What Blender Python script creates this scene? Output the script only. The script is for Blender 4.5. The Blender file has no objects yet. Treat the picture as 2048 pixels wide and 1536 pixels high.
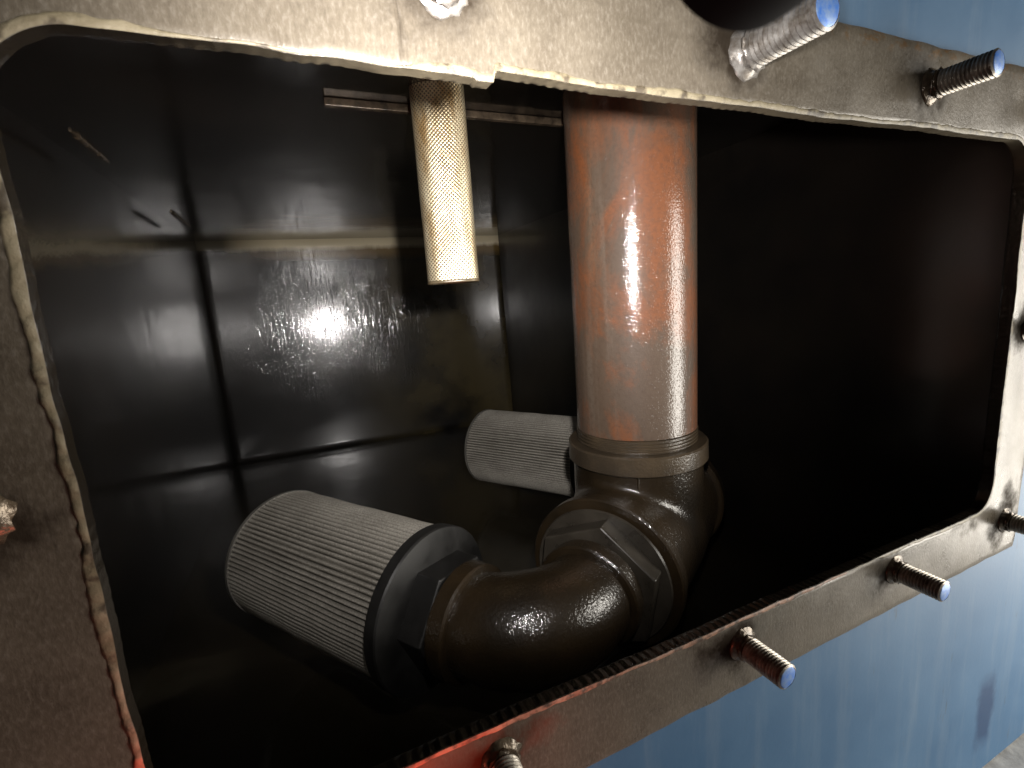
import bpy, bmesh, math, random
from mathutils import Vector, Matrix, noise

random.seed(7)
S = bpy.context.scene
COL = S.collection
H = 0.19                       # metres from the lens to the plane of the opening
FX0, FX1, FZ0, FZ1 = -0.64, 2.975, -1.328, 0.71   # outline of the frame round the opening
FLOOR = 2.64                   # lens height above the concrete, in units of H


def W(x, y, z):
    """x right, y away from the lens, z above the lens, all in units of H -> metres"""
    return Vector((x * H, (y - 1.0) * H, (z + FLOOR) * H))


# ------------------------------------------------------------------ camera
RX = Vector((0.9118, -0.4045, -0.0694))
DN = Vector((-0.1339, -0.1341, -0.9818))
FW = Vector((0.3878, 0.9047, -0.1765))
RX.normalize()
FW = (FW - RX * FW.dot(RX)).normalized()
DN = FW.cross(RX).normalized()
cam = bpy.data.cameras.new('camera')
cam.sensor_width = 36.0
cam.lens = 36.0 * 960.57 / 2048.0
cam.clip_start = 0.004
cam.clip_end = 50
co = bpy.data.objects.new('camera', cam)
COL.objects.link(co)
M = Matrix((RX, -DN, -FW)).transposed().to_4x4()
M.translation = W(0, 0, 0)
co.matrix_world = M
cam.dof.use_dof = True
cam.dof.focus_distance = 0.55
cam.dof.aperture_fstop = 30
S.camera = co

# ------------------------------------------------------------------ light
wd = bpy.data.worlds.new('World')
S.world = wd
wd.use_nodes = True
wd.node_tree.nodes['Background'].inputs[0].default_value = (0.75, 0.72, 0.66, 1)
wd.node_tree.nodes['Background'].inputs[1].default_value = 0.018
S.view_settings.view_transform = 'Standard'
S.view_settings.look = 'None'
S.view_settings.exposure = 0.0
S.view_settings.gamma = 1.0
S.cycles.use_denoising = True
S.cycles.sample_clamp_indirect = 4.0
S.cycles.max_bounces = 8
S.cycles.glossy_bounces = 6

TORCH = (0.236, 0.20, 0.1815)
sp = bpy.data.lights.new('torch_beam', 'SPOT')
sp.energy = 14.0
sp.color = (1.0, 0.955, 0.92)
sp.spot_size = math.radians(116)
sp.spot_blend = 1.0
sp.shadow_soft_size = 0.0065
spo = bpy.data.objects.new('torch_beam', sp)
COL.objects.link(spo)
spo.location = W(TORCH[0], TORCH[1] + 0.012, TORCH[2])
AIM = Vector((0.24, 1.0, 0.04)).normalized()
spo.rotation_euler = (-AIM).to_track_quat('Z', 'Y').to_euler()

ar = bpy.data.lights.new('room_lamp', 'AREA')
ar.shape = 'RECTANGLE'
ar.size = 0.55
ar.size_y = 0.95
ar.energy = 21.0
ar.color = (1.0, 0.95, 0.86)
aro = bpy.data.objects.new('room_lamp', ar)
COL.objects.link(aro)
aro.location = W(5.3, -1.35, -1.3)
aro.rotation_euler = (aro.location - W(2.2, 1, -0.5)).to_track_quat('Z', 'Y').to_euler()


rl = bpy.data.lights.new('red_lamp', 'AREA')
rl.shape = 'DISK'
rl.size = 0.04
rl.energy = 0.15
rl.color = (1.0, 0.16, 0.09)
rlo = bpy.data.objects.new('red_lamp', rl)
COL.objects.link(rlo)
rlo.location = W(-0.02, 0.50, -1.50)
rlo.rotation_euler = (rlo.location - W(0.0, 1, -1.05)).to_track_quat('Z', 'Y').to_euler()


# ------------------------------------------------------------------ materials
class NT:
    def __init__(self, name):
        self.m = bpy.data.materials.new(name)
        self.m.use_nodes = True
        self.t = self.m.node_tree
        self.p = self.t.nodes['Principled BSDF']
        self.geo = self.n('ShaderNodeNewGeometry')
        self.pos = self.geo.outputs['Position']

    def n(self, k, **kw):
        d = self.t.nodes.new(k)
        for a, b in kw.items():
            setattr(d, a, b)
        return d

    def l(self, a, b):
        self.t.links.new(a, b)

    def put(self, sock, v):
        if isinstance(v, bpy.types.NodeSocket):
            self.l(v, sock)
        else:
            sock.default_value = v

    def scale(self, v, s):
        d = self.n('ShaderNodeMapping')
        self.l(v, d.inputs[0])
        d.inputs['Scale'].default_value = s
        return d.outputs[0]

    def noise(self, v, sc, det=4, rough=0.55, dist=0.0):
        d = self.n('ShaderNodeTexNoise')
        self.l(v, d.inputs['Vector'])
        d.inputs['Scale'].default_value = sc
        d.inputs['Detail'].default_value = det
        d.inputs['Roughness'].default_value = rough
        d.inputs['Distortion'].default_value = dist
        return d.outputs['Fac']

    def vor(self, v, sc, rand=1.0, dim='3D'):
        d = self.n('ShaderNodeTexVoronoi')
        d.voronoi_dimensions = dim
        self.l(v, d.inputs['Vector'])
        d.inputs['Scale'].default_value = sc
        d.inputs['Randomness'].default_value = rand
        return d.outputs['Distance']

    def ramp(self, v, a, b, lo=0.0, hi=1.0):
        d = self.n('ShaderNodeMapRange')
        d.clamp = True
        self.l(v, d.inputs[0])
        for i, q in enumerate((a, b, lo, hi)):
            d.inputs[1 + i].default_value = q
        return d.outputs[0]

    def math(self, op, a, b=0.0):
        d = self.n('ShaderNodeMath', operation=op)
        self.put(d.inputs[0], a)
        self.put(d.inputs[1], b)
        return d.outputs[0]

    def mix(self, f, a, b):
        d = self.n('ShaderNodeMix', data_type='RGBA')
        self.put(d.inputs[0], f)
        self.put(d.inputs[6], a if not isinstance(a, tuple) else (*a, 1))
        self.put(d.inputs[7], b if not isinstance(b, tuple) else (*b, 1))
        return d.outputs[2]

    def attr(self, name):
        d = self.n('ShaderNodeAttribute', attribute_name=name)
        return d.outputs['Fac']

    def xyz(self):
        d = self.n('ShaderNodeSeparateXYZ')
        self.l(self.pos, d.inputs[0])
        return d.outputs

    def bump(self, h, st, dist, nrm=None):
        d = self.n('ShaderNodeBump')
        self.l(h, d.inputs['Height'])
        d.inputs['Strength'].default_value = st
        d.inputs['Distance'].default_value = dist
        if nrm is not None:
            self.l(nrm, d.inputs['Normal'])
        return d.outputs[0]

    def set(self, **kw):
        names = dict(col='Base Color', rough='Roughness', metal='Metallic', normal='Normal', coat='Coat Weight',
                     crough='Coat Roughness', cnormal='Coat Normal', spec='Specular IOR Level', ior='IOR',
                     ctint='Coat Tint', cior='Coat IOR', emit='Emission Color', estr='Emission Strength',
                     aniso='Anisotropic', tint='Specular Tint')
        for k, v in kw.items():
            if isinstance(v, tuple) and len(v) == 3:
                v = (*v, 1)
            self.put(self.p.inputs[names[k]], v)
        return self.m


def mat_black_wall(name, rear=False, floor=False, dull=False):
    t = NT(name)
    x, y, z = t.xyz()
    n1 = t.noise(t.pos, 5, 4, 0.6)
    col = t.mix(t.ramp(n1, 0.35, 0.7), (0.0055, 0.0046, 0.0040), (0.014, 0.0108, 0.0076))
    n2 = t.noise(t.scale(t.pos, (1, 1, 0.10)), 120, 2, 0.6)
    sm = t.noise(t.pos, 8, 3, 0.6, 0.4)
    rough = t.ramp(sm, 0.3, 0.7, 0.36, 0.48)
    if floor:
        col = t.mix(t.ramp(n1, 0.32, 0.6), (0.005, 0.004, 0.0025), (0.018, 0.0135, 0.006))
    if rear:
        # amber varnish along the top of the rear wall, pale band painting its reflected streak
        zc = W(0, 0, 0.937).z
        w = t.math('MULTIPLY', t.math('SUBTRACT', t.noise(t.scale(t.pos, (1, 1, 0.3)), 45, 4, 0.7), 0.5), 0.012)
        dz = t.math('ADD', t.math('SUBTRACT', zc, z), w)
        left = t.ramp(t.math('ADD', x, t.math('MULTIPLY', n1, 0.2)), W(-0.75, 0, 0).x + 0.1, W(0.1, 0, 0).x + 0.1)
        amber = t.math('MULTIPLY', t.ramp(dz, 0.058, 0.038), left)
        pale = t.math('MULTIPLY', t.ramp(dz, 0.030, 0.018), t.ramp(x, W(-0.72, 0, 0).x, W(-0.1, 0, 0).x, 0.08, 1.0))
        warm_glow = t.math('MULTIPLY', t.ramp(n1, 0.30, 0.55), t.ramp(x, W(0.5, 0, 0).x, W(1.7, 0, 0).x))  # warm reflected glow towards the right rear corner, put into the colour
        col = t.mix(t.math('MULTIPLY', warm_glow, 0.7), col, (0.115, 0.088, 0.038))
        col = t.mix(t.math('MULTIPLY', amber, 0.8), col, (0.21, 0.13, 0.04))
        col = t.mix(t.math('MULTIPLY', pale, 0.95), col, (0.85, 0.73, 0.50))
        # spatter and wipe marks
        grit = t.math('ADD', t.ramp(t.noise(t.pos, 260, 1), 0.56, 0.68), t.ramp(t.noise(t.scale(t.pos, (1, 1, 0.07)), 260, 1), 0.56, 0.68, 0, 0.8))
        worn = t.math('MULTIPLY', t.ramp(sm, 0.47, 0.62), t.ramp(n2, 0.30, 0.55))
        far = t.n('ShaderNodeVectorMath', operation='DISTANCE')
        t.l(t.scale(t.pos, (1, 0, 1.25)), far.inputs[0])
        c0 = W(0.55, 0, 0.12)
        far.inputs[1].default_value = (c0.x, 0, c0.z * 1.25)
        rub = t.ramp(t.math('ADD', far.outputs['Value'], t.math('MULTIPLY', t.math('SUBTRACT', n1, 0.5), 0.35)), 0.36, 0.10)
        worn = t.math('MULTIPLY', t.math('ADD', t.math('MULTIPLY', worn, 0.7), 0.3), rub)
        h = t.math('ADD', t.math('MULTIPLY', n2, 0.14), t.math('MULTIPLY', grit, worn))
        b = t.bump(h, 0.34, 0.0010)
        cr = t.ramp(sm, 0.35, 0.65, 0.115, 0.15)
    else:
        h = t.math('ADD', t.math('MULTIPLY', n2, 0.3), t.noise(t.pos, 220, 2))
        b = t.bump(h, 0.10, 0.0006)
        b = t.bump(t.noise(t.pos, 13, 2, 0.5), 0.16, 0.006, b)
        cr = t.ramp(sm, 0.35, 0.65, 0.095, 0.125)
    if dull:
        return t.set(col=col, rough=rough, normal=b, spec=0.2, coat=0.9, crough=0.2, cnormal=b, cior=1.6)
    return t.set(col=col, rough=rough, normal=b, spec=0.22, coat=1.0, crough=cr, cnormal=b, cior=2.2)


def mat_pipe():
    t = NT('oiled_rusty_pipe')
    v = t.scale(t.pos, (1, 1, 0.6))
    n = t.noise(v, 15, 7, 0.68, 0.6)
    n2 = t.noise(t.scale(t.pos, (1, 1, 0.05)), 60, 3, 0.6)
    n3 = t.noise(t.pos, 260, 4, 0.7)
    col = t.mix(t.ramp(n, 0.455, 0.60), (0.082, 0.055, 0.037), (0.165, 0.056, 0.019))
    col = t.mix(t.ramp(n2, 0.55, 0.72, 0, 0.5), col, (0.135, 0.105, 0.08))
    col = t.mix(t.ramp(n3, 0.45, 0.75, 0, 0.6), col, (0.055, 0.032, 0.02))
    drops = t.ramp(t.vor(t.pos, 420), 0.22, 0.05)
    b = t.bump(n3, 0.35, 0.0005)
    cb = t.bump(t.math('ADD', t.noise(t.pos, 620, 1, 0.6), drops), 0.5, 0.0006)
    return t.set(col=col, rough=0.6, normal=b, coat=0.9, crough=0.08, cnormal=cb, spec=0.4, cior=1.6)


def mat_fitting():
    t = NT('oil_soaked_cast_iron')
    n = t.noise(t.pos, 14, 5, 0.6)
    n3 = t.noise(t.pos, 330, 3, 0.6)
    col = t.mix(t.ramp(n, 0.35, 0.7), (0.011, 0.0072, 0.0034), (0.031, 0.0192, 0.0086))
    b = t.bump(n3, 0.55, 0.0008)
    cb = t.bump(t.noise(t.pos, 430, 2, 0.6), 0.6, 0.0010)
    return t.set(col=col, rough=0.45, normal=b, coat=0.9, crough=0.10, cnormal=cb, spec=0.25, cior=1.65)


def mat_collar():
    t = NT('oily_machined_collar')
    n = t.noise(t.pos, 22, 5, 0.6)
    col = t.mix(t.ramp(n, 0.35, 0.7), (0.036, 0.027, 0.018), (0.075, 0.053, 0.031))
    b = t.bump(t.noise(t.pos, 420, 3, 0.6), 0.6, 0.0008)
    return t.set(col=col, rough=0.36, normal=b, coat=0.6, crough=0.12, cnormal=b)


def mat_dark_cap(name='black_nylon', c=(0.0075, 0.0072, 0.0068), r=0.45):
    t = NT(name)
    n = t.noise(t.pos, 40, 5, 0.6)
    col = t.mix(t.ramp(n, 0.35, 0.7), c, tuple(q * 1.9 for q in c))
    b = t.bump(t.noise(t.pos, 700, 3, 0.6), 0.2, 0.0003)
    return t.set(col=col, rough=t.ramp(n, 0.3, 0.7, r - 0.1, r + 0.1), normal=b)


def mat_mesh():
    t = NT('pleated_steel_wire_mesh')
    d = t.n('ShaderNodeUVMap')
    uv = d.outputs[0]
    w = t.noise(t.scale(t.pos, (1, 1, 2.2)), 24, 5, 0.7)
    fine = t.noise(t.pos, 900, 2, 0.75)
    col = t.mix(t.ramp(fine, 0.3, 0.7), (0.25, 0.23, 0.195), (0.70, 0.66, 0.585))
    col = t.mix(t.ramp(w, 0.42, 0.68, 0.0, 0.35), col, (0.16, 0.142, 0.115))
    dirt_and_dark = t.attr('valley')  # pleats coloured darker towards their valleys
    col = t.mix(t.math('MULTIPLY', dirt_and_dark, 0.92), col, (0.014, 0.012, 0.009))
    b = t.bump(fine, 0.5, 0.0004)
    return t.set(col=col, rough=0.45, metal=0.5, normal=b)


def mat_brass():
    t = NT('perforated_brass')
    d = t.n('ShaderNodeUVMap')
    mp = t.n('ShaderNodeMapping')
    t.l(d.outputs[0], mp.inputs[0])
    mp.inputs['Rotation'].default_value = (0, 0, math.radians(45))
    mp.inputs['Scale'].default_value = (1, 1, 1)
    v = t.vor(mp.outputs[0], 430, 0.0, '2D')
    hole = t.ramp(v, 0.26, 0.40, 1, 0)
    n = t.noise(t.scale(t.pos, (1, 1, 0.4)), 55, 5, 0.65)
    col = t.mix(t.ramp(n, 0.42, 0.68), (0.90, 0.80, 0.56), (0.44, 0.29, 0.13))
    col = t.mix(t.math('MULTIPLY', hole, 0.92), col, (0.05, 0.03, 0.01))
    b = t.bump(v, 0.6, 0.0008)
    return t.set(col=col, rough=0.33, metal=t.ramp(hole, 0, 1, 0.8, 0.1), normal=b)


def mat_frame():
    t = NT('grimy_galvanised_frame')
    st = t.attr('stain')
    red = t.attr('red')
    n = t.noise(t.pos, 30, 6, 0.65)
    n2 = t.noise(t.scale(t.pos, (1, 1, 0.5)), 620, 3, 0.7)
    n3 = t.noise(t.pos, 9, 4, 0.6)
    col = t.mix(t.ramp(n, 0.3, 0.7), (0.072, 0.060, 0.045), (0.112, 0.096, 0.073))
    col = t.mix(t.ramp(n3, 0.5, 0.7, 0, 0.6), col, (0.052, 0.043, 0.031))
    col = t.mix(t.ramp(n2, 0.50, 0.75, 0, 0.38), col, (0.20, 0.182, 0.155))
    col = t.mix(t.ramp(n2, 0.48, 0.30, 0, 0.3), col, (0.028, 0.023, 0.017))
    drip = t.noise(t.scale(t.pos, (1, 1, 0.12)), 120, 4, 0.6)
    s2 = t.ramp(t.math('ADD', t.math('ADD', st, 0.10), t.math('MULTIPLY', t.math('SUBTRACT', n, 0.5), 2.4)), 0.45, 1.0)
    col = t.mix(t.math('MULTIPLY', s2, 0.85), col, (0.010, 0.0065, 0.004))
    col = t.mix(t.math('MULTIPLY', t.ramp(drip, 0.62, 0.76), t.ramp(st, 0.02, 0.25, 0, 0.75)), col, (0.012, 0.008, 0.005))
    x, y, z = t.xyz()
    edge = t.math('MULTIPLY', t.ramp(z, W(0, 0, FZ1 - 0.055).z, W(0, 0, FZ1 - 0.02).z), t.ramp(t.noise(t.scale(t.pos, (1, 1, 1.8)), 75, 4, 0.7), 0.52, 0.60))
    col = t.mix(t.math('MULTIPLY', edge, 0.85), col, (0.10, 0.055, 0.02))
    r2 = t.ramp(t.math('ADD', red, t.math('MULTIPLY', t.math('SUBTRACT', n, 0.5), 1.0)), 0.30, 0.80)
    col = t.mix(t.math('MULTIPLY', r2, 0.6), col, (0.24, 0.055, 0.030))
    b = t.bump(t.math('ADD', n2, n), 0.30, 0.0006)
    rough = t.math('ADD', t.ramp(n, 0.3, 0.7, 0.24, 0.40), t.math('MULTIPLY', s2, 0.40))
    clean = t.math('SUBTRACT', 1.0, t.math('MULTIPLY', s2, 0.9))
    mott = t.ramp(t.noise(t.scale(t.pos, (1, 1, 0.6)), 48, 5, 0.7), 0.35, 0.65, 0.55, 1.0)
    clean = t.math('MULTIPLY', clean, mott)
    return t.set(col=col, rough=rough, metal=t.math('MULTIPLY', clean, 0.12), normal=b, spec=t.math('MULTIPLY', clean, 0.42))


def mat_cut():
    t = NT('flame_cut_edge')
    x, y, z = t.xyz()
    n = t.noise(t.pos, 60, 5, 0.6)
    oil = t.ramp(t.math('ADD', z, t.math('MULTIPLY', n, 0.03)), W(0, 0, 0.36).z, W(0, 0, 0.50).z, 1, 0)
    oil = t.math('MAXIMUM', oil, t.ramp(t.math('ADD', x, t.math('MULTIPLY', n, 0.06)), W(0.05, 0, 0).x, W(0.42, 0, 0).x, 1, 0))
    col = t.mix(t.ramp(n, 0.3, 0.7), (0.075, 0.062, 0.040), (0.125, 0.105, 0.07))
    col = t.mix(oil, col, (0.014, 0.011, 0.0075))
    b = t.bump(t.noise(t.pos, 300, 4, 0.6), 0.5, 0.0006)
    return t.set(col=col, rough=t.math('SUBTRACT', 0.5, t.math('MULTIPLY', oil, 0.25)), metal=0.2, normal=b)


def mat_bead():
    t = NT('dried_sealant_residue')
    red = t.attr('red')
    n = t.noise(t.pos, 70, 6, 0.65)
    col = t.mix(t.ramp(n, 0.3, 0.7), (0.105, 0.086, 0.050), (0.19, 0.163, 0.108))
    col = t.mix(red, col, t.mix(t.ramp(n, 0.3, 0.7), (0.42, 0.07, 0.035), (0.62, 0.22, 0.14)))
    col = t.mix(t.ramp(t.noise(t.pos, 130, 4), 0.50, 0.62, 0, 0.85), col, (0.025, 0.017, 0.010))
    b = t.bump(t.noise(t.pos, 500, 4, 0.6), 0.5, 0.0006)
    return t.set(col=col, rough=0.55, normal=b)


def mat_blue():
    t = NT('worn_blue_paint')
    x, y, z = t.xyz()
    n = t.noise(t.pos, 8, 5, 0.6)
    n2 = t.noise(t.scale(t.pos, (1, 1, 0.10)), 55, 5, 0.65)
    col = t.mix(t.ramp(n, 0.3, 0.7), (0.032, 0.086, 0.168), (0.056, 0.120, 0.208))
    col = t.mix(t.ramp(n2, 0.50, 0.78, 0, 0.5), col, (0.115, 0.165, 0.225))
    col = t.mix(t.ramp(t.noise(t.scale(t.pos, (1, 1, 0.15)), 150, 4, 0.6), 0.66, 0.74, 0, 0.6), col, (0.05, 0.055, 0.06))
    # a strip of clean, darker paint under a torn label
    wob = t.math('MULTIPLY', t.math('SUBTRACT', t.noise(t.pos, 90, 4), 0.5), 0.016)
    dx = t.math('ABSOLUTE', t.math('ADD', t.math('SUBTRACT', x, W(2.95, 0, 0).x), wob))
    dz = t.math('ABSOLUTE', t.math('ADD', t.math('SUBTRACT', z, W(0, 0, -2.26).z), wob))
    box = t.math('MULTIPLY', t.ramp(dx, 0.019, 0.010), t.ramp(dz, 0.046, 0.026))
    col = t.mix(t.math('MULTIPLY', box, 0.85), col, (0.008, 0.030, 0.085))
    b = t.bump(t.noise(t.pos, 260, 3, 0.6), 0.12, 0.0006)
    return t.set(col=col, rough=t.ramp(n, 0.3, 0.7, 0.42, 0.55), normal=b, spec=0.35)


def mat_stud(name='rusty_threaded_steel', c0=(0.34, 0.315, 0.27), c1=(0.10, 0.08, 0.062)):
    t = NT(name)
    n = t.noise(t.pos, 160, 5, 0.65)
    col = t.mix(t.ramp(n, 0.35, 0.65), c0, c1)
    b = t.bump(t.noise(t.pos, 900, 3, 0.6), 0.3, 0.0003)
    return t.set(col=col, rough=0.38, metal=0.55, normal=b)


def mat_tip():
    t = NT('blue_dabbed_stud_end')
    n = t.noise(t.pos, 260, 4, 0.65)
    col = t.mix(t.ramp(n, 0.35, 0.65), (0.035, 0.14, 0.48), (0.16, 0.25, 0.42))
    return t.set(col=col, rough=0.4, metal=0.2)


def mat_weld():
    t = NT('oily_weld_metal')
    n = t.noise(t.pos, 120, 4, 0.6)
    col = t.mix(t.ramp(n, 0.35, 0.65), (0.035, 0.026, 0.018), (0.12, 0.09, 0.06))
    b = t.bump(t.noise(t.pos, 500, 3, 0.6), 0.5, 0.0008)
    return t.set(col=col, rough=0.25, metal=0.4, normal=b)


def mat_concrete():
    t = NT('grey_concrete')
    n = t.noise(t.pos, 40, 6, 0.65)
    col = t.mix(t.ramp(n, 0.35, 0.65), (0.20, 0.20, 0.20), (0.40, 0.40, 0.39))
    return t.set(col=col, rough=0.85, normal=t.bump(n, 0.4, 0.003))


def mat_rubber():
    t = NT('black_rubber')
    return t.set(col=(0.006, 0.006, 0.0065), rough=0.75, spec=0.2)


def mat_lens():
    t = NT('lit_torch_lens')
    return t.set(col=(0.8, 0.8, 0.8), rough=0.3, emit=(1.0, 0.96, 0.92), estr=20.0)


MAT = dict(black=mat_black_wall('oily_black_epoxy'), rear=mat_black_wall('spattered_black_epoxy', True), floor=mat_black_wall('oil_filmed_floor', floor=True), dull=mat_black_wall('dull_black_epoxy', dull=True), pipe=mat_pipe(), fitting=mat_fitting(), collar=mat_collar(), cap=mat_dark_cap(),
           mesh=mat_mesh(), brass=mat_brass(), frame=mat_frame(), cut=mat_cut(), bead=mat_bead(), blue=mat_blue(),
           stud=mat_stud(), torchlit_stud=mat_stud('torchlit_steel', (0.26, 0.25, 0.235), (0.09, 0.075, 0.06)), tip=mat_tip(), weld=mat_weld(), concrete=mat_concrete(),  # second stud steel: torchlight worked into its colour
           rubber=mat_rubber(), lens=mat_lens(),
           bush=mat_dark_cap('oily_black_bushing', (0.026, 0.022, 0.017), 0.33),
           rim=mat_dark_cap('crimped_steel_rim', (0.07, 0.066, 0.058), 0.42))


# ------------------------------------------------------------------ mesh helpers
def mesh_obj(name, verts, faces, mat, parent=None, smooth=None, mats=None, fmat=None, local=False):
    me = bpy.data.meshes.new(name)
    me.from_pydata([tuple(v) for v in verts], [], faces)
    bm = bmesh.new()
    bm.from_mesh(me)
    bmesh.ops.recalc_face_normals(bm, faces=bm.faces)
    bm.to_mesh(me)
    bm.free()
    for mm in ([mat] + (mats or [])):
        me.materials.append(mm)
    if fmat:
        for p, i in zip(me.polygons, fmat):
            p.material_index = i
    o = bpy.data.objects.new(name, me)
    COL.objects.link(o)
    if parent is not None:
        if not local:
            inv = world_of(parent).inverted()
            me.transform(inv)
        o.parent = parent
    if smooth is not None:
        me.shade_smooth()
        me.set_sharp_from_angle(angle=math.radians(smooth))
    return o


def world_of(o):
    m = Matrix.LocRotScale(o.location, o.rotation_euler, o.scale)
    return world_of(o.parent) @ m if o.parent else m


def thing(name, label, cat, loc, group=None, rot=(0, 0, 0)):
    o = bpy.data.objects.new(name, None)
    COL.objects.link(o)
    o.empty_display_size = 0.02
    o.location = loc
    o.rotation_euler = rot
    o['label'] = label
    o['category'] = cat
    if group:
        o['group'] = group
    return o


def frame_axes(d):
    d = Vector(d).normalized()
    u = Vector((0, 0, 1)) if abs(d.z) < 0.9 else Vector((1, 0, 0))
    a = d.cross(u).normalized()
    return d, a, a.cross(d).normalized()


def lathe(origin, axis, prof, n=96, cap0=False, cap1=False, wob=0.0):
    """prof: list of (t along axis, r), metres"""
    d, a, c = frame_axes(axis)
    V, F = [], []
    for j, (t, r) in enumerate(prof):
        for i in range(n):
            th = 2 * math.pi * i / n
            rr = r
            if wob:
                rr += wob * noise.noise(Vector((math.cos(th) * 3, math.sin(th) * 3, j * 0.7)))
            V.append(Vector(origin) + d * t + (a * math.cos(th) + c * math.sin(th)) * rr)
    for j in range(len(prof) - 1):
        for i in range(n):
            k = (i + 1) % n
            F.append((j * n + i, j * n + k, (j + 1) * n + k, (j + 1) * n + i))
    if cap0:
        F.append(tuple(range(n)))
    if cap1:
        F.append(tuple(range((len(prof) - 1) * n, len(prof) * n)))
    return V, F


def sweep(path, radii, n=64, cap=True):
    """tube along points with radii, planar-ish path, parallel transport"""
    V, F = [], []
    m = len(path)
    tang = []
    for i in range(m):
        p0, p1 = path[max(i - 1, 0)], path[min(i + 1, m - 1)]
        tang.append((p1 - p0).normalized())
    d, a, c = frame_axes(tang[0])
    for i in range(m):
        if i:
            q = tang[i - 1].rotation_difference(tang[i])
            a = (q @ a).normalized()
        c = tang[i].cross(a).normalized()
        for k in range(n):
            th = 2 * math.pi * k / n
            V.append(path[i] + (a * math.cos(th) + c * math.sin(th)) * radii[i])
    for i in range(m - 1):
        for k in range(n):
            k2 = (k + 1) % n
            F.append((i * n + k, i * n + k2, (i + 1) * n + k2, (i + 1) * n + k))
    if cap:
        F.append(tuple(range(n)))
        F.append(tuple(range((m - 1) * n, m * n)))
    return V, F


def box(lo, hi):
    (x0, y0, z0), (x1, y1, z1) = lo, hi
    V = [Vector(p) for p in ((x0, y0, z0), (x1, y0, z0), (x1, y1, z0), (x0, y1, z0), (x0, y0, z1), (x1, y0, z1), (x1, y1, z1), (x0, y1, z1))]
    F = [(0, 3, 2, 1), (4, 5, 6, 7), (0, 1, 5, 4), (1, 2, 6, 5), (2, 3, 7, 6), (3, 0, 4, 7)]
    return V, F


def hexprism(origin, axis, t0, t1, r, rot, ch=0.0):
    """hexagonal nut with small chamfers"""
    d, a, c = frame_axes(axis)
    V, F = [], []
    prof = [(t0, r), (t1 - ch, r), (t1, r - ch)]
    for t, rr in prof:
        for i in range(6):
            th = rot + i * math.pi / 3
            V.append(Vector(origin) + d * t + (a * math.cos(th) + c * math.sin(th)) * rr)
    for j in range(2):
        for i in range(6):
            k = (i + 1) % 6
            F.append((j * 6 + i, j * 6 + k, (j + 1) * 6 + k, (j + 1) * 6 + i))
    F.append(tuple(range(6)))
    F.append(tuple(range(12, 18)))
    return V, F


def bevel(o, w, seg=2, ang=40):
    m = o.modifiers.new('bevel', 'BEVEL')
    m.width = w
    m.segments = seg
    m.limit_method = 'ANGLE'
    m.angle_limit = math.radians(ang)
    return o


def weld_path(pts, r, seed, n=10, step=0.0016):
    """lumpy weld bead between points"""
    path, rad = [], []
    for a, b in zip(pts[:-1], pts[1:]):
        L = (b - a).length
        k = max(2, int(L / step))
        for i in range(k):
            path.append(a.lerp(b, i / k))
    path.append(pts[-1])
    for i, p in enumerate(path):
        e = min(1, i / 3, (len(path) - 1 - i) / 3)
        rad.append(r * (0.35 + 0.65 * e) * (0.86 + 0.16 * math.sin(i * 1.7 + seed) + 0.2 * noise.noise(p * 90 + Vector((seed, 0, 0)))))
    return sweep(path, rad, n)


# ------------------------------------------------------------------ the tank
XL, XR = -1.01, 2.915          # inside faces of the side walls
ZC, ZF = 0.937, -1.896         # ceiling and floor
YB = 7.1                       # rear wall
OX0, OX1, OZ0, OZ1, OR = -0.378, 2.70, -1.066, 0.457, 0.125   # the opening
TH = 0.048                     # plate thickness at the opening

ground = mesh_obj('concrete_floor', [W(-14, -12, -FLOOR) , W(16, -12, -FLOOR), W(16, 18, -FLOOR), W(-14, 18, -FLOOR)], [(0, 1, 2, 3)], MAT['concrete'])
ground['kind'] = 'structure'

tank = thing('oil_tank', 'blue painted steel oil tank with a wide open access hole and black inside', 'tank', W(1, 1, -FLOOR))


def plate(name, lo, hi, m='black'):
    V, F = box(W(*lo), W(*hi))
    return mesh_obj(name, V, F, MAT[m], tank)


e = 0.06


def yrear(x, z):
    """the rear sheet stands a little out of true"""
    return YB - 0.030 * (x - XL) - 0.036 * (ZC - z)


V, F = [], []
nx, nz = 24, 18
for q in range(nz + 1):
    for i in range(nx + 1):
        x = XL - e + (XR - XL + 2 * e) * i / nx
        z = ZF - e + (ZC - ZF + 2 * e) * q / nz
        V.append(W(x, yrear(x, z) + 0.006 * noise.noise(Vector((x * 0.9, z * 0.9, 4))), z))
for q in range(nz):
    for i in range(nx):
        F.append((q * (nx + 1) + i, q * (nx + 1) + i + 1, (q + 1) * (nx + 1) + i + 1, (q + 1) * (nx + 1) + i))
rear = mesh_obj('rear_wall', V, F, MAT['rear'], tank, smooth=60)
so = rear.modifiers.new('solid', 'SOLIDIFY')
so.thickness = 0.01
so.offset = -1.0
lw = plate('side_wall', (XL - e, 1.055, ZF), (XL, YB - 0.002, ZC))
rw = plate('side_wall', (XR, 1.055, ZF), (XR + e, YB - 0.002, ZC), 'dull')
ceil = plate('ceiling_plate', (XL - e, 1.055, ZC), (XR + e, YB - 0.002, ZC + e))
flo = plate('floor_plate', (XL - e, 1.055, ZF - e), (XR + e, YB - 0.002, ZF), 'floor')
rear['label'] = 'oily black rear wall'


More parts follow.
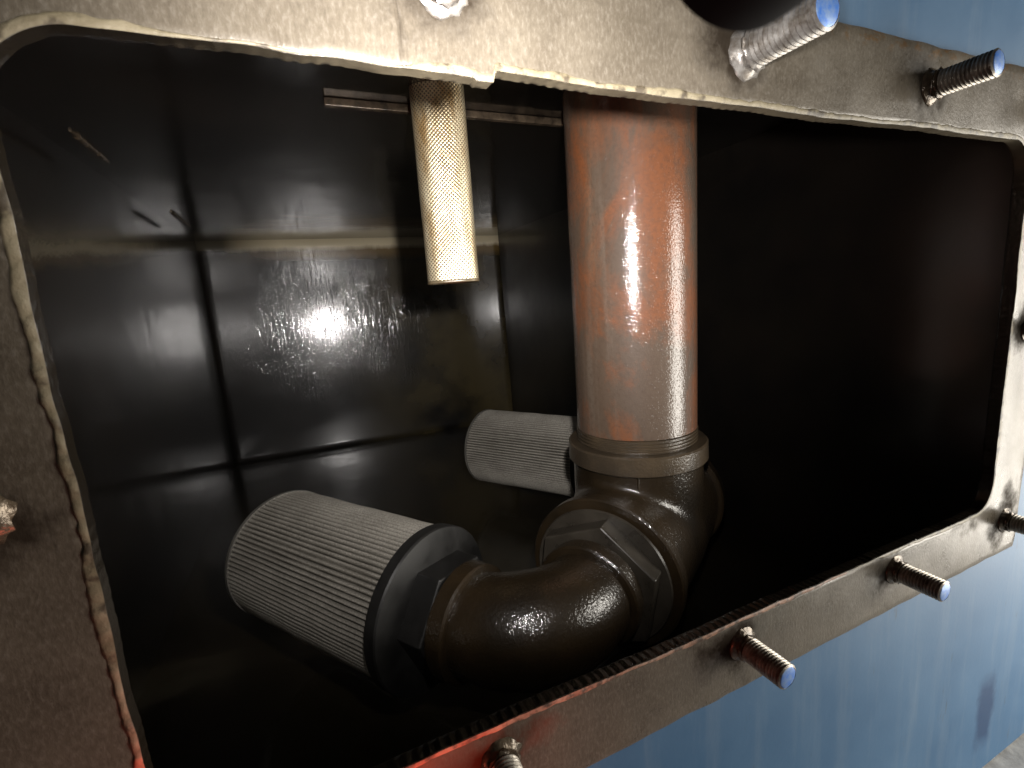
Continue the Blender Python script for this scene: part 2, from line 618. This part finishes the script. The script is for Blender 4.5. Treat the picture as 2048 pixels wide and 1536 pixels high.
# rounded outline of a hole, with the matching points of an outer rectangle
def outline(x0, x1, z0, z1, r, ox0, ox1, oz0, oz1, step):
    pts = []

    def add(p, q):
        pts.append((p, q))
    # go round: bottom (left to right), right (up), top (right to left), left (down)
    def seg(a, b, f):
        k = max(1, int(abs(b - a) / step))
        for i in range(k):
            f(a + (b - a) * i / k)
    def corner(cx, cz, a0, ox, oz):
        k = 22
        for i in range(k):
            th = a0 + (math.pi / 2) * i / k
            c, s = math.cos(th), math.sin(th)
            t = 1e9
            if abs(c) > 1e-6:
                t = min(t, (ox - cx) / c if (ox - cx) / c > 0 else 1e9)
            if abs(s) > 1e-6:
                t = min(t, (oz - cz) / s if (oz - cz) / s > 0 else 1e9)
            add((cx + r * c, cz + r * s), (cx + t * c, cz + t * s))
    seg(x0 + r, x1 - r, lambda x: add((x, z0), (x, oz0)))
    corner(x1 - r, z0 + r, -math.pi / 2, ox1, oz0)
    seg(z0 + r, z1 - r, lambda z: add((x1, z), (ox1, z)))
    corner(x1 - r, z1 - r, 0, ox1, oz1)
    seg(x1 - r, x0 + r, lambda x: add((x, z1), (x, oz1)))
    corner(x0 + r, z1 - r, math.pi / 2, ox0, oz1)
    seg(z1 - r, z0 + r, lambda z: add((x0, z), (ox0, z)))
    corner(x0 + r, z0 + r, math.pi, ox0, oz0)
    return pts


STUDS = [(0.338, 0.602), (1.158, 0.583), (1.997, 0.584), (2.84, 0.584),
         (0.323, -1.160), (1.178, -1.160), (2.0, -1.150), (2.84, -1.162),
         (2.845, -0.285), (-0.515, -0.285)]


def jag(i, x, z):
    """how far the flame-cut edge bites into the opening here (units of H)"""
    v = 0.006 * noise.noise(Vector((x * 2.3, z * 2.3, 3.1))) + 0.0035 * noise.noise(Vector((x * 14, z * 14, 8.0)))
    if z > 0.4:
        if x < 0.435:
            v -= 0.010 * min(1, max(0, (x + 0.1) / 0.4))
        elif x < 0.62:
            v += 0.008 * (1 - (x - 0.435) / 0.185)
        if 0.40 < x < 0.445:
            v -= 0.006
    return v


PTS = outline(OX0, OX1, OZ0, OZ1, OR, FX0, FX1, FZ0, FZ1, 0.0055)
N = len(PTS)
V, F, FM, ST, RD = [], [], [], [], []
rings = [0, 0.03, 0.08, 0.15, 0.24, 0.34, 0.45, 0.56, 0.67, 0.78, 0.88, 0.955, 1.0]


def dirt_and_dark(x, z):
    s = 0.0
    for (sx, sz) in STUDS:
        dx, dz = (x - sx) + 0.03, z - sz
        d = math.hypot(dx, dz - (0.02 if dz > 0 else 0))
        s = max(s, 1.0 - d / 0.22)
    if z < -0.9:
        s = max(s, 0.36 - (OZ0 - z) * 3.2) if z < OZ0 else s
    return max(0.0, min(1.0, s))


def redness(x, z):
    r = 0.0
    if z < OZ0 + 0.25 and x < 1.0:
        r = max(r, (0.75 - x) * 1.1 - max(0, (OZ0 - z) - 0.10) * 3)
    if x < OX0 + 0.02:
        r = max(r, (-0.72 - z) * 1.6 - max(0, (OX0 - x) - 0.02) * 7)
    return max(0.0, min(1.0, r))


cx, cz = (OX0 + OX1) / 2, (OZ0 + OZ1) / 2
inner = []
for i, ((x, z), (ox, oz)) in enumerate(PTS):
    d = Vector((ox - x, oz - z)).normalized()
    j = jag(i, x, z)
    inner.append((x + d.x * j, z + d.y * j, d))
for r in rings:
    for i, ((x, z), (ox, oz)) in enumerate(PTS):
        ix, iz, d = inner[i]
        px, pz = ix + (ox - ix) * r, iz + (oz - iz) * r
        rag = 0.0
        if r == 1.0:
            rag = 0.006 * noise.noise(Vector((px * 9, pz * 9, 1)))
        yy = 0.004 if r in (0, 1.0) else 0.0
        yy += 0.0014 * noise.noise(Vector((px * 6, pz * 6, 5)))
        V.append(W(px + d.x * rag, 1.0 + yy, pz + d.y * rag))
        ST.append(dirt_and_dark(px, pz))
        RD.append(redness(px, pz))
for j in range(len(rings) - 1):
    for i in range(N):
        k = (i + 1) % N
        F.append((j * N + i, j * N + k, (j + 1) * N + k, (j + 1) * N + i))
        FM.append(0)
# the cut through the plate, ribbed by the flame
base = 0
prev = 0
depths = [0.007, 0.018, 0.029, 0.040, TH]
for q, dd in enumerate(depths):
    s0 = len(V)
    for i in range(N):
        ix, iz, d = inner[i]
        rib = 0.0032 * math.sin(i * 1.25 + 0.9 * math.sin(i * 0.021) + dd * 12) * (0.5 + 0.5 * noise.noise(Vector((i * 0.03, 0, 0))))
        rib += 0.0025 * noise.noise(Vector((i * 0.35, dd * 5, 2)))
        rib *= 0.35 if iz > 0.3 else (0.22 if ix < OX0 + 0.03 or ix > OX1 - 0.03 else 1.0)
        rib *= (1 if q < len(depths) - 1 else 0.4)
        rib += (0.006 if q == len(depths) - 1 else 0) + dd * 0.04
        V.append(W(ix + d.x * rib, 1.0 + dd, iz + d.y * rib))
        ST.append(0)
        RD.append(0)
    for i in range(N):
        k = (i + 1) % N
        F.append((prev + i, prev + k, s0 + k, s0 + i))
        FM.append(1)
    prev = s0
# outer rim down to the panel and the back
s0 = len(V)
lastring = (len(rings) - 1) * N
for i in range(N):
    (x, z), (ox, oz) = PTS[i]
    V.append(W(ox, 1.0 + TH, oz))
    ST.append(0.3)
    RD.append(0)
for i in range(N):
    k = (i + 1) % N
    F.append((lastring + i, lastring + k, s0 + k, s0 + i))
    FM.append(0)
    F.append((prev + i, prev + k, s0 + k, s0 + i))
    FM.append(2)
fr = mesh_obj('opening_frame', V, F, MAT['frame'], tank, smooth=35, mats=[MAT['cut'], MAT['black']], fmat=FM)
fr['label'] = 'grimy tan frame round the opening'
for nm, vals in (('stain', ST), ('red', RD)):
    a = fr.data.attributes.new(nm, 'FLOAT', 'POINT')
    a.data.foreach_set('value', vals)

# ragged ridge of old sealant along the cut
V, F, RD = [], [], []
prof = 6
for i in range(N):
    ix, iz, d = inner[i]
    w = 0.021 + 0.012 * noise.noise(Vector((ix * 5, iz * 5, 0))) + 0.006 * noise.noise(Vector((ix * 23, iz * 23, 4))) + 0.003 * noise.noise(Vector((ix * 61, iz * 61, 2)))
    hgt = 0.0028 + 0.0018 * noise.noise(Vector((ix * 9, iz * 9, 7))) + 0.0012 * noise.noise(Vector((ix * 40, iz * 40, 1)))
    if ix < OX0 + 0.03:
        w *= 0.95
        hgt += 0.0012 * math.sin(i * 0.9)
    if iz < OZ0 + 0.03:
        w *= 0.72
    if iz > 0.3:
        w *= 0.85
    gap = noise.noise(Vector((ix * 3.1, iz * 3.1, 11)))
    if gap < -0.30:
        w *= max(0.15, 1 + (gap + 0.30) * 5)
    w = max(0.006, w)
    hgt = max(0.001, hgt)
    for k in range(prof):
        t = k / (prof - 1)
        off = -0.0015 + w * t
        y = -hgt * math.sin(math.pi * (0.12 + 0.86 * t)) ** 0.8
        if k == prof - 1:
            y = 0.005
        V.append(W(ix + d.x * off, 1.0 + y, iz + d.y * off))
        RD.append(min(1, redness(ix, iz - 0.02) * 1.25 + 0.25 * max(0, min(1, (-0.45 - iz) * 1.5)) * (1 if ix < 1.7 else 0)))
for i in range(N):
    k = (i + 1) % N
    for q in range(prof - 1):
        F.append((i * prof + q, k * prof + q, k * prof + q + 1, i * prof + q + 1))
bead = mesh_obj('sealant_ridge', V, F, MAT['bead'], fr, smooth=60)
a = bead.data.attributes.new('red', 'FLOAT', 'POINT')
a.data.foreach_set('value', RD)
bead['label'] = 'ragged cream sealant turning red at the lower left'

# blue front panel with its hole
PP = outline(OX0 - 0.09, OX1 + 0.09, OZ0 - 0.09, OZ1 + 0.09, 0.13, -1.9, 3.62, -FLOOR + 0.012, 2.1, 0.2)
n2 = len(PP)
V, F, FM = [], [], []
for (p, q) in PP:
    V.append(W(p[0], 1.026, p[1]))
for (p, q) in PP:
    V.append(W(q[0], 1.026, q[1]))
for (p, q) in PP:
    V.append(W(p[0], 1.046, p[1]))
for (p, q) in PP:
    V.append(W(q[0], 1.046, q[1]))
for i in range(n2):
    k = (i + 1) % n2
    F += [(i, k, n2 + k, n2 + i), (2 * n2 + i, 2 * n2 + k, 3 * n2 + k, 3 * n2 + i), (i, k, 2 * n2 + k, 2 * n2 + i), (n2 + i, n2 + k, 3 * n2 + k, 3 * n2 + i)]
    FM += [0, 1, 1, 0]
pan = mesh_obj('front_panel', V, F, MAT['blue'], tank, mats=[MAT['black']], fmat=FM)
pan['label'] = 'worn blue painted front panel'

# welded studs
SL0, SR0 = 0.168 * H, 0.040 * H


def make_stud(x, z, seed):
    rnd = random.Random(seed)
    k = 1.3 if seed == 4 else rnd.uniform(0.95, 1.06)
    SL, SR = SL0 * k, SR0 * (1.15 if seed == 4 else 1.0)
    o = W(x, 1.0, z)
    ax = Vector((rnd.uniform(-0.02, 0.02), -1, rnd.uniform(-0.02, 0.02))).normalized()
    prof = [(-0.001, SR * 0.93), (SL * 0.16, SR * 0.93)]
    t = SL * 0.18
    pitch = SL * 0.062
    while t < SL * 0.93:
        prof += [(t, SR * 0.86), (t + pitch * 0.35, SR * 1.0), (t + pitch * 0.55, SR * 1.0), (t + pitch * 0.9, SR * 0.86)]
        t += pitch
    prof += [(SL * 0.955, SR * 0.86)]
    V, F = lathe(o, ax, prof, 28, True, True)
    s = mesh_obj('stud', V, F, MAT['torchlit_stud' if seed == 4 else 'stud'], tank, smooth=50)
    V, F = lathe(o, ax, [(SL * 0.95, SR * 0.86), (SL * 0.975, SR * 0.84), (SL * 0.985, SR * 0.74), (SL * 0.988, SR * 0.1)], 28, True, True, wob=SR * 0.05)
    mesh_obj('painted_tip', V, F, MAT['tip'], s, smooth=50)
    pr = []
    for k in range(9):
        a = k / 8
        pr.append((SL * (-0.02 + 0.20 * a), SR * (1.0 + 0.38 * (1 - a) ** 1.6 + 0.10 * math.sin(a * 9))))
    V, F = lathe(o, ax, pr, 26, True, True, wob=SR * 0.28)
    mesh_obj('weld_collar', V, F, MAT['torchlit_stud' if seed in (3, 4) else 'weld'], s, smooth=60)


for i, (x, z) in enumerate(STUDS):
    make_stud(x, z, i + 3)

# things welded to the ceiling and the seams
V, F = box(W(0.235, 2.44, ZC - 0.036), W(1.46, 2.475, ZC - 0.001))
bar = bevel(mesh_obj('stiffener_bar', V, F, MAT['weld'], ceil), 0.0008)
bar['label'] = 'flat bar welded under the ceiling'
for y0, y1, sd in ((3.1, 3.65, 1), (5.13, 5.95, 2)):
    V, F = weld_path([W(-0.875, y0, ZC - 0.004), W(-0.882, y1, ZC - 0.004)], 0.020 * H, sd, 10, 0.0035)
    mesh_obj('stitch_weld', V, F, MAT['weld'], ceil, smooth=60)
fil = 0.030


def fillet(name, p0, p1, u, v, r, parent, mat):
    """concave fillet between two planes, u and v point into the room"""
    V, F = [], []
    k = 7
    cnt = 40
    for i in range(cnt + 1):
        p = p0.lerp(p1, i / cnt)
        rr = r * (1 + 0.12 * noise.noise(p * 30))
        for q in range(k):
            th = (math.pi / 2) * q / (k - 1)
            V.append(p + u * (rr * (1 - math.sin(th)) - 0.0006 * (q == k - 1)) + v * (rr * (1 - math.cos(th)) - 0.0006 * (q == 0)))
    for i in range(cnt):
        for q in range(k - 1):
            F.append((i * k + q, i * k + q + 1, (i + 1) * k + q + 1, (i + 1) * k + q))
    return mesh_obj(name, V, F, mat, parent, smooth=60)


X_, Y_, Z_ = Vector((1, 0, 0)), Vector((0, 1, 0)), Vector((0, 0, 1))
fillet('corner_weld', W(XL, yrear(XL, ZC), ZC), W(XR, yrear(XR, ZC), ZC), -Y_, -Z_, 0.018 * H, rear, MAT['black'])
fillet('corner_weld', W(XL, yrear(XL, ZF), ZF), W(XL, yrear(XL, ZC), ZC), X_, -Y_, 0.014 * H, rear, MAT['black'])
fillet('corner_weld', W(XR, yrear(XR, ZF), ZF), W(XR, yrear(XR, ZC), ZC), -X_, -Y_, 0.014 * H, rear, MAT['black'])

# ------------------------------------------------------------------ suction pipe with its fittings
K = 1.06
TX, TY, TZ = 1.586, 2.046, -1.309
PR = 0.311 * H
sdir = Vector((-0.555, 0.832, 0)).normalized()
bdir = Vector((-0.832, -0.555, 0)).normalized()
T = W(TX, TY, TZ)
pipe = thing('suction_pipe', 'thick rusty brown vertical pipe ending in black cast iron tee and elbows', 'pipe', W(TX, TY, TZ - 0.36))

top = W(TX, TY, ZC)
V, F = lathe(W(TX, TY, -0.715), Z_, [(0, PR), (0.02, PR)] + [(0.02 + (ZC + 0.715) * H * i / 12, PR) for i in range(1, 12)] + [((ZC + 0.715) * H - 0.0005, PR)], 128)
mesh_obj('pipe', V, F, MAT['pipe'], pipe, smooth=60)
pr = []
for i in range(5):
    z0 = i * 0.0170
    pr += [(z0 * H, PR * 0.985), ((z0 + 0.005) * H, PR * 1.012), ((z0 + 0.010) * H, PR * 1.012), ((z0 + 0.014) * H, PR * 0.985)]
V, F = lathe(W(TX, TY, -0.80), Z_, pr, 128)
mesh_obj('pipe_thread', V, F, MAT['collar'], pipe, smooth=25)

# tee body: smooth-blended crossing of two tubes
BR = 0.342 * H
V1, F1 = lathe(W(TX, TY, TZ), Z_, [(-0.02 * H, BR * 0.6), (0, BR), (0.48 * H, BR)], 48, True, True)
V2, F2 = lathe(T - bdir * 0.50 * H, bdir, [(0, BR * 1.0), (0.2 * H, BR * 1.03), (0.5 * H, BR * 1.06), (0.8 * H, BR * 1.03), (1.0 * H, BR)], 48, True, True)
n0 = len(V1)
tee = mesh_obj('tee_body', V1 + V2, F1 + [tuple(i + n0 for i in f) for f in F2], MAT['fitting'], pipe)
rm = tee.modifiers.new('remesh', 'REMESH')
rm.mode = 'VOXEL'
rm.voxel_size = 0.0028
rm.use_smooth_shade = True
sm = tee.modifiers.new('smooth', 'SMOOTH')
sm.factor = 0.6
sm.iterations = 14


def band(name, o, ax, t0, t1, r, ri, mat, parent, wob=0.0):
    c = 0.008 * H
    V, F = lathe(o, ax, [(t0, ri), (t0, r - c), (t0 + c, r), (t1 - c, r), (t1, r - c), (t1, ri)], 112, wob=wob)
    return mesh_obj(name, V, F, mat, parent, smooth=35)


band('collar', W(TX, TY, 0), Z_, (-0.885) * H, (-0.785) * H, 0.364 * H, PR * 0.97, MAT['collar'], tee, wob=0.0005)
band('collar', T, bdir, 0.455 * H, 0.53 * H, 0.372 * H, 0.22 * H, MAT['fitting'], tee, wob=0.0005)
band('collar', T, -bdir, 0.455 * H, 0.53 * H, 0.372 * H, 0.22 * H, MAT['fitting'], tee, wob=0.0005)
# parting line of the casting
V, F = box((-0.0009, -0.0009, 0), (0.0009, 0.0009, 0.34 * H))
cv = W(TX, TY, TZ + 0.09)
dirc = Vector((-0.60, -0.80, 0)).normalized()
seam = mesh_obj('casting_seam', [cv + dirc * (BR * 0.998) + v for v in V], F, MAT['fitting'], tee)

for sgn in (1, -1):
    b = bdir * sgn
    V, F = lathe(T, b, [(0.528 * H, 0.28 * H), (0.545 * H, 0.33 * H), (0.555 * H, 0.325 * H), (0.556 * H, 0.1 * H)], 96, True, True)
    bush = mesh_obj('hex_bushing', V, F, MAT['bush'], pipe, smooth=35)
    V, F = hexprism(T, b, 0.545 * H, 0.645 * H, 0.305 * H, math.radians(99), 0.006 * H)
    bevel(mesh_obj('hex_flats', V, F, MAT['bush'], bush), 0.0009)
    # elbow turning towards the strainer
    we = 1.081
    zoff = 0.0 if sgn > 0 else -0.0
    rb = 0.33
    path, rad = [], []
    er = 0.205 * H
    for i in range(8):
        t = 0.60 + (we - rb - 0.60) * i / 8
        path.append(T + b * t * H)
        rad.append(er)
    cen = T + b * (we - rb) * H + sdir * rb * H
    for i in range(33):
        th = (math.pi / 2) * i / 32
        path.append(cen - sdir * math.cos(th) * rb * H + b * math.sin(th) * rb * H)
        rad.append(er * (1 + 0.07 * math.sin(th * 2)))
    for i in range(1, 5):
        path.append(T + b * we * H + sdir * (rb + 0.11 * i / 4) * H)
        rad.append(er)
    V, F = sweep(path, rad, 72)
    el = mesh_obj('elbow', V, F, MAT['fitting'], pipe, smooth=60)
    c = T + b * we * H
    band('elbow_collar', T, b, 0.65 * H, 0.73 * H, 0.236 * H, 0.19 * H, MAT['fitting'], el, wob=0.0006)
    band('elbow_collar', c, sdir, 0.325 * H, 0.408 * H, 0.236 * H, 0.19 * H, MAT['fitting'], el, wob=0.0006)


# ------------------------------------------------------------------ strainers: built along local +X from the elbow mouth
def make_strainer(label, origin):
    rotz = math.atan2(sdir.y, sdir.x)
    r = thing('suction_strainer', label, 'strainer', origin, 'suction strainers on the pipe', (0, 0, rotz))
    L0, L1, RS = 0.135 * H, 1.20 * H, 0.336 * H
    np_, sub = 92, 6
    V, F, VAL, UV = [], [], [], []
    rows = 26
    for j in range(rows + 1):
        t = L0 + (L1 - L0) * j / rows
        for i in range(np_):
            for q in range(sub):
                a = (i + q / sub) / np_ * 2 * math.pi
                jit = 0.10 * noise.noise(Vector((i * 3.7, j * 0.12, 0)))
                ph = (q / sub + jit) % 1.0
                dep = abs(math.sin(math.pi * ph)) ** 0.7       # 0 valley .. 1 crest
                edge = min(1, j / 1.5, (rows - j) / 1.5)
                rr = RS - 0.026 * H * (1 - dep) * (0.35 + 0.65 * edge) + 0.0035 * H * noise.noise(Vector((math.cos(a) * 4, math.sin(a) * 4, j * 0.25)))
                V.append(Vector((t, math.cos(a) * rr, math.sin(a) * rr)))
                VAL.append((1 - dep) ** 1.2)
    nn = np_ * sub
    for j in range(rows):
        for i in range(nn):
            k = (i + 1) % nn
            F.append((j * nn + i, j * nn + k, (j + 1) * nn + k, (j + 1) * nn + i))
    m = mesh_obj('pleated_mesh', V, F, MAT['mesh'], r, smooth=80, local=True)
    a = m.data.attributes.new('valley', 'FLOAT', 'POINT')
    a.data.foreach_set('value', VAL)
    O = Vector((0, 0, 0))
    V, F = lathe(O, X_, [(L1 - 0.012 * H, RS * 0.98), (L1 - 0.012 * H, RS * 1.012), (L1 + 0.008 * H, RS * 1.012), (L1 + 0.012 * H, RS * 1.0), (L1 + 0.016 * H, RS * 0.97), (L1 + 0.004 * H, RS * 0.95)], 112, False, True)
    mesh_obj('end_cap', V, F, MAT['rim'], r, smooth=35, local=True)
    V, F = lathe(O, X_, [(L0 + 0.03 * H, RS * 0.9), (L0 + 0.03 * H, RS * 1.045), (L0 - 0.022 * H, RS * 1.05), (L0 - 0.03 * H, RS * 1.035), (L0 - 0.045 * H, RS * 0.78), (L0 - 0.047 * H, RS * 0.3)], 112, True, True)
    c = mesh_obj('threaded_cap', V, F, MAT['cap'], r, smooth=22, local=True)
    V, F = hexprism(O, -X_, -L0 + 0.03 * H, -L0 + 0.165 * H, 0.252 * H, math.radians(66), 0.006 * H)
    hx = mesh_obj('hex_nut', V, F, MAT['cap'], c, local=True)
    bevel(hx, 0.0009)
    return r


mo = 0.44
make_strainer('dull grey pleated mesh strainer nearest the opening, at the lower left', T + bdir * 1.081 * H + sdir * mo * H)
make_strainer('paler pleated mesh strainer farther back, partly hidden behind the rusty pipe', T - bdir * 1.081 * H + sdir * (mo + 0.17) * H - Z_ * 0.05 * H)

# ------------------------------------------------------------------ perforated brass tube under the ceiling
bx, by, bz = 0.700, 2.25, 0.092
tube = thing('perforated_tube', 'flattened perforated golden brass tube hanging from the tank ceiling', 'filter tube', W(bx, by, bz))
BT = 0.122 * H
n = 96
top = ZC - 0.0015
prof = [(bz + 0.004, 0.965), (bz + 0.0, 0.99)] + [(bz + 0.006 + (top - bz - 0.006) * i / 30, 1.0) for i in range(31)]
wdir = Vector((0.955, -0.297, 0))          # the wide side of the flattened tube
ddir = Vector((0.297, 0.955, 0))


def section(a, q):
    """flattened round section with soft corners"""
    c, s_ = math.cos(a), math.sin(a)
    p = 2 / 2.9
    return wdir * (math.copysign(abs(c) ** p, c) * 0.121 * H * q) + ddir * (math.copysign(abs(s_) ** p, s_) * 0.085 * H * q)


def ring_mesh(pr):
    V, F = [], []
    for z, q in pr:
        for i in range(n):
            a = 2 * math.pi * i / n
            V.append(W(bx, by, z) + section(a, q * (1 + 0.006 * noise.noise(Vector((math.cos(a) * 2, math.sin(a) * 2, z * 5))))))
    for j in range(len(pr) - 1):
        for i in range(n):
            k = (i + 1) % n
            F.append((j * n + i, j * n + k, (j + 1) * n + k, (j + 1) * n + i))
    return V, F


V, F = ring_mesh(prof)
tb = mesh_obj('perforated_sleeve', V, F, MAT['brass'], tube, smooth=60)
arc = [0.0]
for i in range(n):
    arc.append(arc[-1] + (section(2 * math.pi * (i + 1) / n, 1) - section(2 * math.pi * i / n, 1)).length)
uvl = tb.data.uv_layers.new(name='UVMap')
for p in tb.data.polygons:
    cols = [q % n for q in p.vertices]
    wrap = 0 in cols and (n - 1) in cols
    for li in p.loop_indices:
        vi = tb.data.loops[li].vertex_index
        k = vi % n
        uvl.data[li].uv = (arc[n] if (wrap and k == 0) else arc[k], tb.data.vertices[vi].co.z)
V, F = ring_mesh([(bz + 0.004, 0.97), (bz - 0.004, 1.0), (bz - 0.002, 1.015), (bz + 0.008, 1.012), (bz + 0.010, 0.99)])
mesh_obj('bottom_ring', V, F, MAT['brass'], tube, smooth=50)
V, F = ring_mesh([(bz + 0.006, 0.975), (bz + 0.0062, 0.1)])
F.append(tuple(range(n, 2 * n)))
mesh_obj('bottom_plate', V, F, MAT['brass'], tube, smooth=50)

# ------------------------------------------------------------------ the small torch beside the lens that lights the tank
th = thing('torch', 'black round torch head poking in at the top edge of the picture', 'torch', W(TORCH[0], TORCH[1] - 0.4, TORCH[2]))
to = W(*TORCH)
TR = 0.049 * H
V, F = lathe(to, -AIM, [(-0.002, TR * 0.93), (-0.002, TR * 0.99), (0.0, TR), (0.006, TR), (0.009, TR * 0.92), (0.022, TR * 0.88), (0.03, TR * 0.76), (0.13, TR * 0.76), (0.133, TR * 0.68)], 80, False, True)
mesh_obj('barrel', V, F, MAT['rubber'], th, smooth=40)
V, F = lathe(to, -AIM, [(0.0, TR * 0.935), (0.0005, TR * 0.1)], 64, False, True)
mesh_obj('lens', V, F, MAT['lens'], th, smooth=40)
